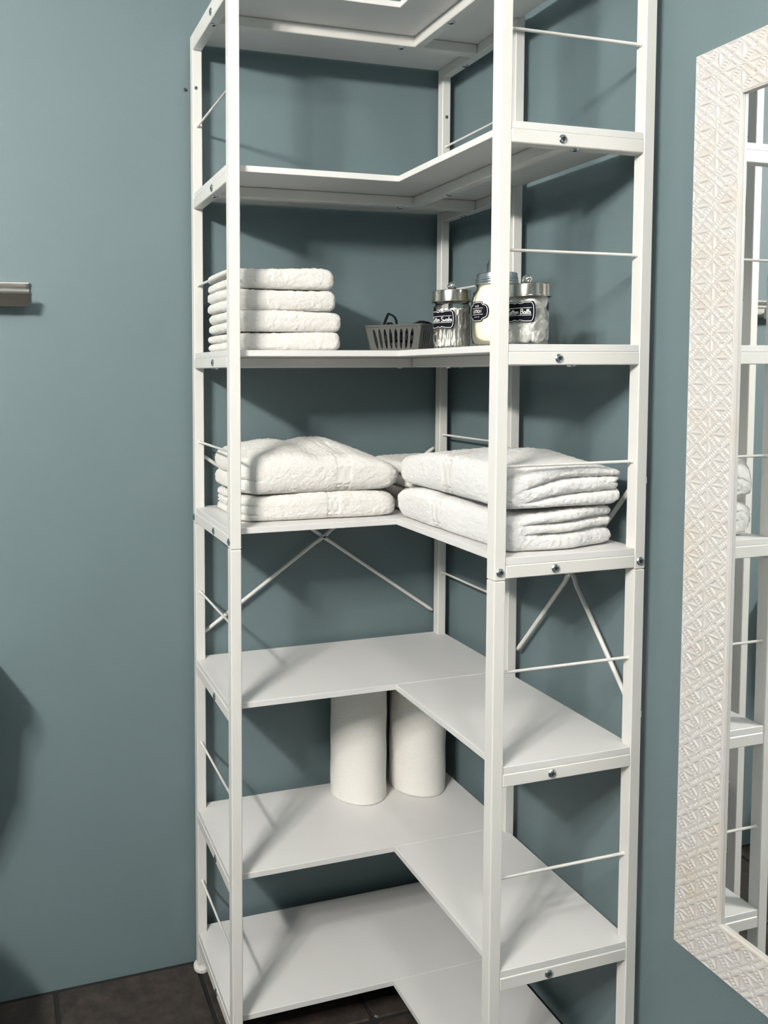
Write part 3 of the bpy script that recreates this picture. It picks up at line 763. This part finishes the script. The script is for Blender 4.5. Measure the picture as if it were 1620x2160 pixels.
pump = lathe('pump', [(0.0178, 0.1345), (0.0175, 0.152), (0.0168, 0.1535), (0.0150, 0.1540), (0.0150, 0.1590), (0.0140, 0.1600), (0.0100, 0.1605), (0.0100, 0.190), (0.0115, 0.1905), (0.0120, 0.1925), (0.0115, 0.204), (0.0070, 0.206), (0, 0.2065)], 'zinc', t, 32)
tube('nozzle', [(0, 0, 0.199), (0.015, 0.010, 0.2005), (0.032, 0.021, 0.199), (0.040, 0.0265, 0.195), (0.0425, 0.0283, 0.190)], [0.0055, 0.005, 0.0045, 0.004, 0.0036], 'zinc', pump, 14)
plaque(t, RB, cam_angle(*JL) - math.radians(48), 0.0640, 0.0245, 0.0185, 'round', [('line', -0.0135, 0.0135, 0.0062), ('line', -0.0135, 0.0135, -0.0052), ('text', 'LOTION', 0.0056, 0.0, 0.0004, 0.00045, 0.0), ('text', 'HAND', 0.0030, 0.0, 0.0100, 0.00022, 0.0), ('dots', -0.0098, (-0.0045, 0.0, 0.0045))])

# ------------------------------------------------------------------ grey slotted basket with dark bands
bk_near = Vector((-0.2155, -0.2546)); bk_left = Vector((-0.2945, -0.1600))
ex = (bk_near - bk_left).normalized(); ey = Vector((-ex.y, ex.x))
bW = (bk_near - bk_left).length + 0.006; bD = 0.165; bH = 0.0575
bk_c = bk_left + ex * (bW / 2) + ey * (bD / 2)
basket = thing('plastic_basket', 'small grey plastic basket with slotted sides on the third tier', 'basket', (bk_c.x, bk_c.y, z3), None, math.atan2(ex.y, ex.x))
def basket_wall(length_top, length_bot, nsl, off_top, off_bot, rz, name='slotted_side'):
    """one tapering side: vertical spindle-shaped slots cut clean through, 2 mm thick"""
    th = 0.0020; zlo, zhi = 0.0, bH - 0.003
    sm = 0.013                                     # solid margin at the two ends
    rows = 14; s0, s1 = 0.09, 0.90                 # slot extent as fraction of height
    cell_edges = []
    def hw(f):                                    # half width of a slot at height fraction f, in cell units
        q = (f - s0) / (s1 - s0)
        return 0.0 if q <= 0 or q >= 1 else 0.30 * math.sin(math.pi * q) ** 0.45
    fr = [0.0] + [s0 + (s1 - s0) * k / rows for k in range(rows + 1)] + [1.0]
    V = []; F = []
    def P(u, f, inner):                            # u in cell units 0..nsl (margins outside)
        Lh = length_bot + (length_top - length_bot) * f; o = off_bot + (off_top - off_bot) * f
        x = -Lh / 2 + sm + u * (Lh - 2 * sm) / nsl if 0 <= u <= nsl else (-Lh / 2 if u < 0 else Lh / 2)
        return (x, -(o - (th if inner else 0)), zlo + (zhi - zlo) * f)
    def strip(ulfun, urfun):
        base = len(V)
        for f in fr:
            for u in (ulfun(f), urfun(f)):
                for inn in (0, 1): V.append(P(u, f, inn))
        for k in range(len(fr) - 1):
            a = base + 4 * k; b = a + 4
            F.extend([(a, a + 2, b + 2, b), (a + 1, b + 1, b + 3, a + 3), (a, b, b + 1, a + 1), (a + 2, a + 3, b + 3, b + 2)])
        F.append((base, base + 1, base + 3, base + 2)); e = base + 4 * (len(fr) - 1); F.append((e, e + 2, e + 3, e + 1))
    strip(lambda f: -1, lambda f: 0.5 - hw(f))
    for c in range(nsl - 1): strip(lambda f, c=c: c + 0.5 + hw(f), lambda f, c=c: c + 1.5 - hw(f))
    strip(lambda f: nsl - 0.5 + hw(f), lambda f: nsl + 1)
    o = mesh_obj(name, V, F, 'plastic', basket); o.rotation_euler = (0, 0, rz)
    return o
tp = 0.010
basket_wall(bW, bW - 2 * tp, 8, bD / 2, bD / 2 - tp, 0.0)
basket_wall(bD, bD - 2 * tp, 11, bW / 2, bW / 2 - tp, math.pi / 2)
basket_wall(bW, bW - 2 * tp, 8, bD / 2, bD / 2 - tp, math.pi)
basket_wall(bD, bD - 2 * tp, 11, bW / 2, bW / 2 - tp, -math.pi / 2)
box('base', -bW / 2 + tp, bW / 2 - tp, -bD / 2 + tp, bD / 2 - tp, 0.0, 0.002, 'plastic', basket, 0.0005)
rim_pts = []
rr = 0.008
for cx, cy, a0 in ((bW / 2 - rr, -bD / 2 + rr, -90), (bW / 2 - rr, bD / 2 - rr, 0), (-bW / 2 + rr, bD / 2 - rr, 90), (-bW / 2 + rr, -bD / 2 + rr, 180)):
    for k in range(7): a = math.radians(a0 + 15 * k); rim_pts.append((cx + rr * math.cos(a), cy + rr * math.sin(a)))
n = len(rim_pts); V = []; F = []
def grow(p, d):
    x, y = p; return (x + d * (1 if x > 0 else -1) * min(1, abs(x) / (bW / 2)), y + d * (1 if y > 0 else -1) * min(1, abs(y) / (bD / 2)))
for d, z in ((-0.003, bH - 0.0035), (0.0016, bH - 0.0045), (0.0022, bH - 0.0015), (0.0012, bH), (-0.003, bH)):
    for p in rim_pts: q = grow(p, d); V.append((q[0], q[1], z))
for k in range(5):
    for i in range(n): F.append((k * n + i, k * n + (i + 1) % n, ((k + 1) % 5) * n + (i + 1) % n, ((k + 1) % 5) * n + i))
o = mesh_obj('rim', V, F, 'plastic', basket)
for sx in (-0.40, 0.40):
    box('rib', sx * bW - 0.0008, sx * bW + 0.0008, -bD / 2 - 0.0012, -bD / 2 + 0.002, bH - 0.010, bH - 0.003, 'plastic', basket, 0)
# contents: thick dark ribbed bands lying in the basket, one strap loop standing up
def to_world(lx, ly): q = bk_c + ex * lx + ey * ly; return (q.x, q.y)
def ribbed_band(lx, ly, rx, ry, r, z, label, m='dark_cloth', tilt=0.0):
    pts = []; N = 72
    for k in range(N):
        a = 2 * math.pi * k / N
        pts.append((rx * math.cos(a), ry * math.sin(a), tilt * math.cos(a) + 0.002 * math.sin(3 * a)))
    V, F = tube_data(pts, [r * (1 + 0.10 * math.sin(k * 2 * math.pi / 4)) for k in range(N)], 10, False, True)
    o = mesh_obj('fabric_band', V, F, m, smooth=True)
    x, y = to_world(lx, ly); o.location = (x, y, z); o.rotation_euler = (0, 0, math.atan2(ex.y, ex.x))
    return tag(o, label, 'headband', 'dark fabric bands in the basket')
ribbed_band(0.0, -0.012, 0.036, 0.050, 0.0080, z3 + 0.0115, 'dark grey ribbed fabric band at the bottom of the grey basket')
ribbed_band(0.003, -0.008, 0.036, 0.048, 0.0078, z3 + 0.0285, 'dark grey ribbed fabric band, middle one in the grey basket', tilt=0.001)
ribbed_band(0.007, 0.002, 0.034, 0.044, 0.0074, z3 + 0.0452, 'dark grey ribbed fabric band lying uppermost in the grey basket', tilt=0.001)
def strap(name, pts, w, label, m='black_cloth'):
    V = []; F = []; N = len(pts)
    P = [Vector(p) for p in pts]
    for i, p in enumerate(P):
        t = (P[min(i + 1, N - 1)] - P[max(i - 1, 0)]).normalized(); side = Vector((0, 1, 0)); nn = t.cross(side).normalized()
        for s in (-1, 1):
            for h in (-1, 1): V.append(p + side * (s * w / 2) + nn * (h * 0.0021))
    for i in range(N - 1):
        a, b = 4 * i, 4 * i + 4
        F += [(a, a + 1, b + 1, b), (a + 2, b + 2, b + 3, a + 3), (a, b, b + 2, a + 2), (a + 1, a + 3, b + 3, b + 1)]
    F += [(0, 2, 3, 1), (4 * N - 4, 4 * N - 3, 4 * N - 1, 4 * N - 2)]
    o = mesh_obj(name, V, F, m, smooth=False); return o
def spl(ctrl, n=40):
    out = []; c = [Vector(q) for q in ctrl]; c = [c[0] * 2 - c[1]] + c + [c[-1] * 2 - c[-2]]
    segs = len(c) - 3
    for k in range(n + 1):
        tt = k / n * segs; i = min(int(tt), segs - 1); u = tt - i; p0, p1, p2, p3 = c[i:i + 4]
        out.append(0.5 * ((2 * p1) + (p2 - p0) * u + (2 * p0 - 5 * p1 + 4 * p2 - p3) * u * u + (3 * p1 - p0 - 3 * p2 + p3) * u ** 3))
    return out
o = strap('fabric_strap', spl([(-0.013, 0, -0.020), (-0.0115, 0, 0.004), (-0.003, 0, 0.0275), (0.002, 0, 0.0290), (0.013, 0, 0.021), (0.0175, 0, 0.004), (0.0175, 0, -0.020)]), 0.012, '')
x, y = to_world(-0.0465, 0.012); o.location = (x, y, z3 + bH); o.rotation_euler = (0, 0, math.atan2(ex.y, ex.x) + 0.25)
tag(o, 'black elastic strap looping up over the left rim of the basket', 'strap')
o = strap('fabric_strap', spl([(-0.008, 0, -0.02), (-0.006, 0, 0.002), (0.0, 0, 0.0078), (0.007, 0, 0.002), (0.009, 0, -0.02)]), 0.008, '')
x, y = to_world(-0.038, -0.006); o.location = (x, y, z3 + bH); o.rotation_euler = (0, 0, math.atan2(ex.y, ex.x) - 0.3)
tag(o, 'small black strap loop just above the basket rim, inside the taller loop', 'strap')
bm = bmesh.new(); bmesh.ops.create_icosphere(bm, subdivisions=4, radius=1.0)
P = np.array([v.co[:] for v in bm.verts]); q = noise(P * 2.2, 9) * 0.16
for v, d in zip(bm.verts, q): v.co = Vector((v.co.x * 0.030, v.co.y * 0.034, v.co.z * 0.0165)) * (1 + d)
me = bpy.data.meshes.new('folded_cloth'); bm.to_mesh(me); bm.free(); me.shade_smooth(); me.materials.append(MT['black_cloth'])
o = link(bpy.data.objects.new('folded_cloth', me)); x, y = to_world(0.018, 0.036); o.location = (x, y, z3 + 0.052)
tag(o, 'bunched black cloth bulging over the right rim of the basket', 'cloth')

# ------------------------------------------------------------------ mirror with embossed frame on the right wall
mirror = thing('wall_mirror', 'tall mirror in a wide embossed off-white frame on the right wall', 'mirror', (GAPR, -0.74, 1.17))
XM = -0.006                                  # face of the frame
MY0, MZ0, MZ1, FW, MW = -0.7275, 0.4530, 1.8935, 0.0815, 0.62
MY1 = MY0 - MW
DEP = 0.0017
def relief(u, v):
    """u across the frame (m, from the outer edge), v along it; lattice of dashed diamonds with split triangles; returns recess depth 0..1"""
    c = FW / 2; h = 0.0395
    a = u / c; b = v / h                        # cell units
    a = a - np.floor(a); b = b - np.floor(b)    # 0..1, little squares sit at (0.5, 0)
    bb = np.where(b > 0.5, b - 1, b)            # -0.5..0.5 around the square
    s = np.abs(a - 0.5); tt = np.abs(bb)
    sm = lambda x: np.clip(x, 0, 1) ** 2 * (3 - 2 * np.clip(x, 0, 1))
    # rope-like dashes along the lattice lines s = tt, from the squares to the seam
    dist = np.abs(s - tt) / 1.414
    ph = (s + tt) * 6.5 + (s - tt) * 1.2
    dash = sm((np.cos(2 * math.pi * ph) + 0.35) / 0.7)
    out = sm((0.074 - dist) / 0.024) * dash * sm((s - 0.085) / 0.02) * sm((0.485 - s) / 0.02)
    # little square at the node
    out = np.maximum(out, sm((0.075 - np.maximum(s, tt)) / 0.022))
    # triangles above and below a bar in the diamond centred (.5,.5)
    q = np.abs(b - 0.5)
    out = np.maximum(out, sm(np.minimum(0.285 - (s + q), q - 0.035) / 0.025))
    # triangles left and right of a bar in the diamond centred (0,0)
    aa = np.where(a > 0.5, 1 - a, a)
    out = np.maximum(out, sm(np.minimum(0.285 - (aa + tt), aa - 0.035) / 0.025))
    return out
def frame_side(length, P0, along, across, res_v, nuu=100, name='frame_side'):
    """mitred strip: P0 outer corner, along / across unit vectors in the wall plane, face towards -x"""
    nu = nuu; nv = int(length / res_v)
    u = np.linspace(0, FW, nu + 1); tv = np.linspace(0, 1, nv + 1)
    U, TV = np.meshgrid(u, tv)
    Vv = U + TV * (length - 2 * U)
    edge = np.clip(np.minimum(U, FW - U) / 0.0025 - 0.6, 0, 1) * np.clip(np.minimum(TV, 1 - TV) * length / 0.002, 0, 1)
    hgt = relief(U, Vv - length / 2 + 0.01) * DEP * edge
    rnd = 0.0020 * (1 - np.clip(np.minimum(U, FW - U) / 0.0022, 0, 1)) ** 2
    A = np.array(along); B = np.array(across); P = np.array(P0)
    pts = P + Vv[..., None] * A + U[..., None] * B
    pts[..., 0] += hgt + rnd
    V = pts.reshape(-1, 3)
    idx = np.arange((nv + 1) * (nu + 1)).reshape(nv + 1, nu + 1)
    Q = np.stack([idx[:-1, :-1], idx[:-1, 1:], idx[1:, 1:], idx[1:, :-1]], -1).reshape(-1, 4)
    # outer, inner and mitre walls back to the wall
    extra = []; nb = len(V); bx = GAPR - 0.0008
    per = list(idx[:, 0]) + list(idx[-1, 1:]) + list(idx[::-1, -1][1:]) + list(idx[0, ::-1][1:-1])
    back = V[per].copy(); back[:, 0] = bx
    npn = len(per)
    V = np.concatenate([V, back])
    F = [tuple(int(x) for x in q) for q in Q]
    for k in range(npn):
        k2 = (k + 1) % npn; F.append((int(per[k]), int(per[k2]), nb + k2, nb + k))
    F.append(tuple(nb + k for k in range(npn)))
    V = V - np.array([GAPR, -0.74, 1.17])
    me = bpy.data.meshes.new(name); me.from_pydata(V.tolist(), [], F); me.materials.append(MT['frame'])
    bm = bmesh.new(); bm.from_mesh(me); bmesh.ops.recalc_face_normals(bm, faces=bm.faces); bm.to_mesh(me); bm.free()
    o = link(bpy.data.objects.new(name, me), mirror); set_sharp(o, 1.35)
    return o
Hm = MZ1 - MZ0
frame_side(Hm, (XM, MY0, MZ0), (0, 0, 1), (0, -1, 0), 0.00085)
frame_side(Hm, (XM, MY1, MZ0), (0, 0, 1), (0, 1, 0), 0.0022, 50)
frame_side(MW, (XM, MY0, MZ1), (0, -1, 0), (0, 0, -1), 0.00115)
frame_side(MW, (XM, MY0, MZ0), (0, -1, 0), (0, 0, 1), 0.00115)
o = slab('mirror_glass', 0.0 - GAPR, 0.004 - GAPR, MY1 + FW - 0.0015 + 0.74, MY0 - FW + 0.0015 + 0.74, MZ0 + FW - 0.0015 - 1.17, MZ1 - FW + 0.0015 - 1.17, 'mirror', mirror)
# slim plain lip round the glass
def lip(y0, y1, z0_, z1_): 
    o = box('inner_lip', XM - 0.0004 - GAPR, 0.0002 - GAPR, y0 + 0.74, y1 + 0.74, z0_ - 1.17, z1_ - 1.17, 'frame', mirror, 0.0006)
lw = 0.0022
ya, yb, za, zb = MY1 + FW, MY0 - FW, MZ0 + FW, MZ1 - FW
lip(yb - lw, yb - 0.0001, za, zb); lip(ya + 0.0001, ya + lw, za, zb); lip(ya + lw, yb - lw, za, za + lw); lip(ya + lw, yb - lw, zb - lw, zb)

# ------------------------------------------------------------------ towel bar on the back wall, cut by the left edge of the photo
tb = thing('towel_bar', 'brushed steel towel bar on the back wall at the left edge', 'towel bar', (-1.2, GAPB, 1.57))
x1 = -1.0030
def ext(name, prof, xa, xb, parent):
    n = len(prof); V = [(xa + 1.2, y - GAPB, z - 1.57) for y, z in prof] + [(xb + 1.2, y - GAPB, z - 1.57) for y, z in prof]
    F = [tuple(range(n)), tuple(range(n, 2 * n))[::-1]] + [(i, (i + 1) % n, n + (i + 1) % n, n + i) for i in range(n)]
    return mesh_obj(name, V, F, 'stainless', parent)
yw = GAPB - 0.0005
ext('back_plate', [(yw, 1.550), (yw, 1.5985), (yw - 0.006, 1.5985), (yw - 0.009, 1.5970), (yw - 0.0095, 1.5950), (yw - 0.0060, 1.5840), (yw - 0.0060, 1.5800), (yw - 0.0100, 1.5790), (yw - 0.0110, 1.5770), (yw - 0.0085, 1.5745), (yw - 0.0085, 1.550)], -1.46, x1, tb)
BRZ = 1.5475
ext('bar', [(yw - 0.036, BRZ - 0.004), (yw - 0.036, BRZ + 0.022), (yw - 0.042, BRZ + 0.0245), (yw - 0.051, BRZ + 0.0245), (yw - 0.053, BRZ + 0.022), (yw - 0.047, BRZ + 0.0090), (yw - 0.044, BRZ), (yw - 0.042, BRZ - 0.004)], -1.46, x1 - 0.0015, tb)
for xa in (-1.45, x1 - 0.055): ext('bracket', [(yw - 0.008, BRZ + 0.002), (yw - 0.008, BRZ + 0.018), (yw - 0.041, BRZ + 0.018), (yw - 0.041, BRZ + 0.002)], xa, xa + 0.02, tb)
# small wall screw beside the rear left post
o = lathe('wall_screw', [(0, 0), (0.0022, 0), (0.0022, 0.003), (0.0034, 0.0032), (0.0030, 0.005), (0, 0.0052)], 'dark_hole', wall_back, 14)
o.location = (-0.6525, GAPB, 2.0385); o.rotation_euler = (math.pi / 2, 0, 0)

# ------------------------------------------------------------------ lamps of the room (outside the frame)
lampf = thing('vanity_lamp', 'three-globe lamp on the left wall', 'lamp', (XL, -1.83, 2.25))
box('back_plate', 0.001, 0.03, -0.34, 0.34, -0.05, 0.05, 'nickel', lampf, 0.003)
for dy in (-0.22, 0.0, 0.22):
    a = tube('arm', [(0.028, dy, 0), (0.075, dy, 0.0)], 0.012, 'nickel', lampf, 14)
    g = lathe('globe', [(0.062 * math.sin(math.radians(q)), -0.062 * math.cos(math.radians(q))) if 0 < q < 180 else (0, -0.062 if q == 0 else 0.062) for q in range(0, 181, 20)], 'globe', lampf, 14, sharp=3.2)
    g.location = (0.135, dy, 0.0)

cl = thing('ceiling_lamp', 'flat round ceiling lamp', 'lamp', (-0.60, -1.70, ZC))
lathe('base', [(0, -0.001), (0.13, -0.001), (0.13, -0.02), (0.11, -0.022), (0, -0.022)], 'nickel', cl, 40)
lathe('diffuser', [(0.112, -0.0221), (0.108, -0.040), (0.085, -0.056), (0.045, -0.064), (0, -0.066)], 'diffuser', cl, 40, sharp=3.2)

# ------------------------------------------------------------------ toilet just left of the frame: its tank throws the rounded shadow low on the back wall
wc = thing('toilet', 'white toilet against the back wall, left of the shelving', 'toilet', (-1.33, 0.0, 0.0))
def rounded(x0, x1, y0, y1, r, n=6):
    out = []
    for cx, cy, a0 in ((x1 - r, y0 + r, -90), (x1 - r, y1 - r, 0), (x0 + r, y1 - r, 90), (x0 + r, y0 + r, 180)):
        for k in range(n + 1): a = math.radians(a0 + 90 * k / n); out.append((cx + r * math.cos(a), cy + r * math.sin(a)))
    return out
def loft(name, sections, m, parent):
    V = []; F = []; n = len(sections[0][0])
    for poly, z in sections: V += [(x, y, z) for x, y in poly]
    for k in range(len(sections) - 1):
        for i in range(n): F.append((k * n + i, k * n + (i + 1) % n, (k + 1) * n + (i + 1) % n, (k + 1) * n + i))
    F.append(tuple(range(n))[::-1]); F.append(tuple(range((len(sections) - 1) * n, len(sections) * n)))
    o = mesh_obj(name, V, F, m, parent); set_sharp(o, 0.7); return o
loft('tank', [(rounded(-0.13, 0.13, -0.12, 0.012, 0.05), 0.40), (rounded(-0.17, 0.17, -0.15, 0.015, 0.05), 0.48), (rounded(-0.205, 0.205, -0.17, 0.018, 0.05), 0.60), (rounded(-0.215, 0.215, -0.18, 0.018, 0.05), 0.775)], 'porcelain', wc)
loft('tank_lid', [(rounded(-0.225, 0.225, -0.19, 0.02, 0.05), 0.776), (rounded(-0.225, 0.225, -0.19, 0.02, 0.05), 0.80), (rounded(-0.20, 0.20, -0.165, 0.005, 0.05), 0.812)], 'porcelain', wc)
def oval(cx, cy, rx, ry, n=28): return [(cx + rx * math.cos(2 * math.pi * k / n), cy + ry * math.sin(2 * math.pi * k / n)) for k in range(n)]
loft('bowl', [(oval(-0.03, -0.30, 0.09, 0.18), 0.0), (oval(-0.03, -0.30, 0.09, 0.17), 0.12), (oval(-0.03, -0.34, 0.11, 0.19), 0.26), (oval(-0.03, -0.36, 0.145, 0.21), 0.38), (oval(-0.03, -0.36, 0.15, 0.215), 0.398)], 'porcelain', wc)
loft('seat_lid', [(oval(-0.03, -0.36, 0.155, 0.22), 0.399), (oval(-0.03, -0.36, 0.155, 0.22), 0.42), (oval(-0.03, -0.36, 0.14, 0.20), 0.43)], 'porcelain', wc)
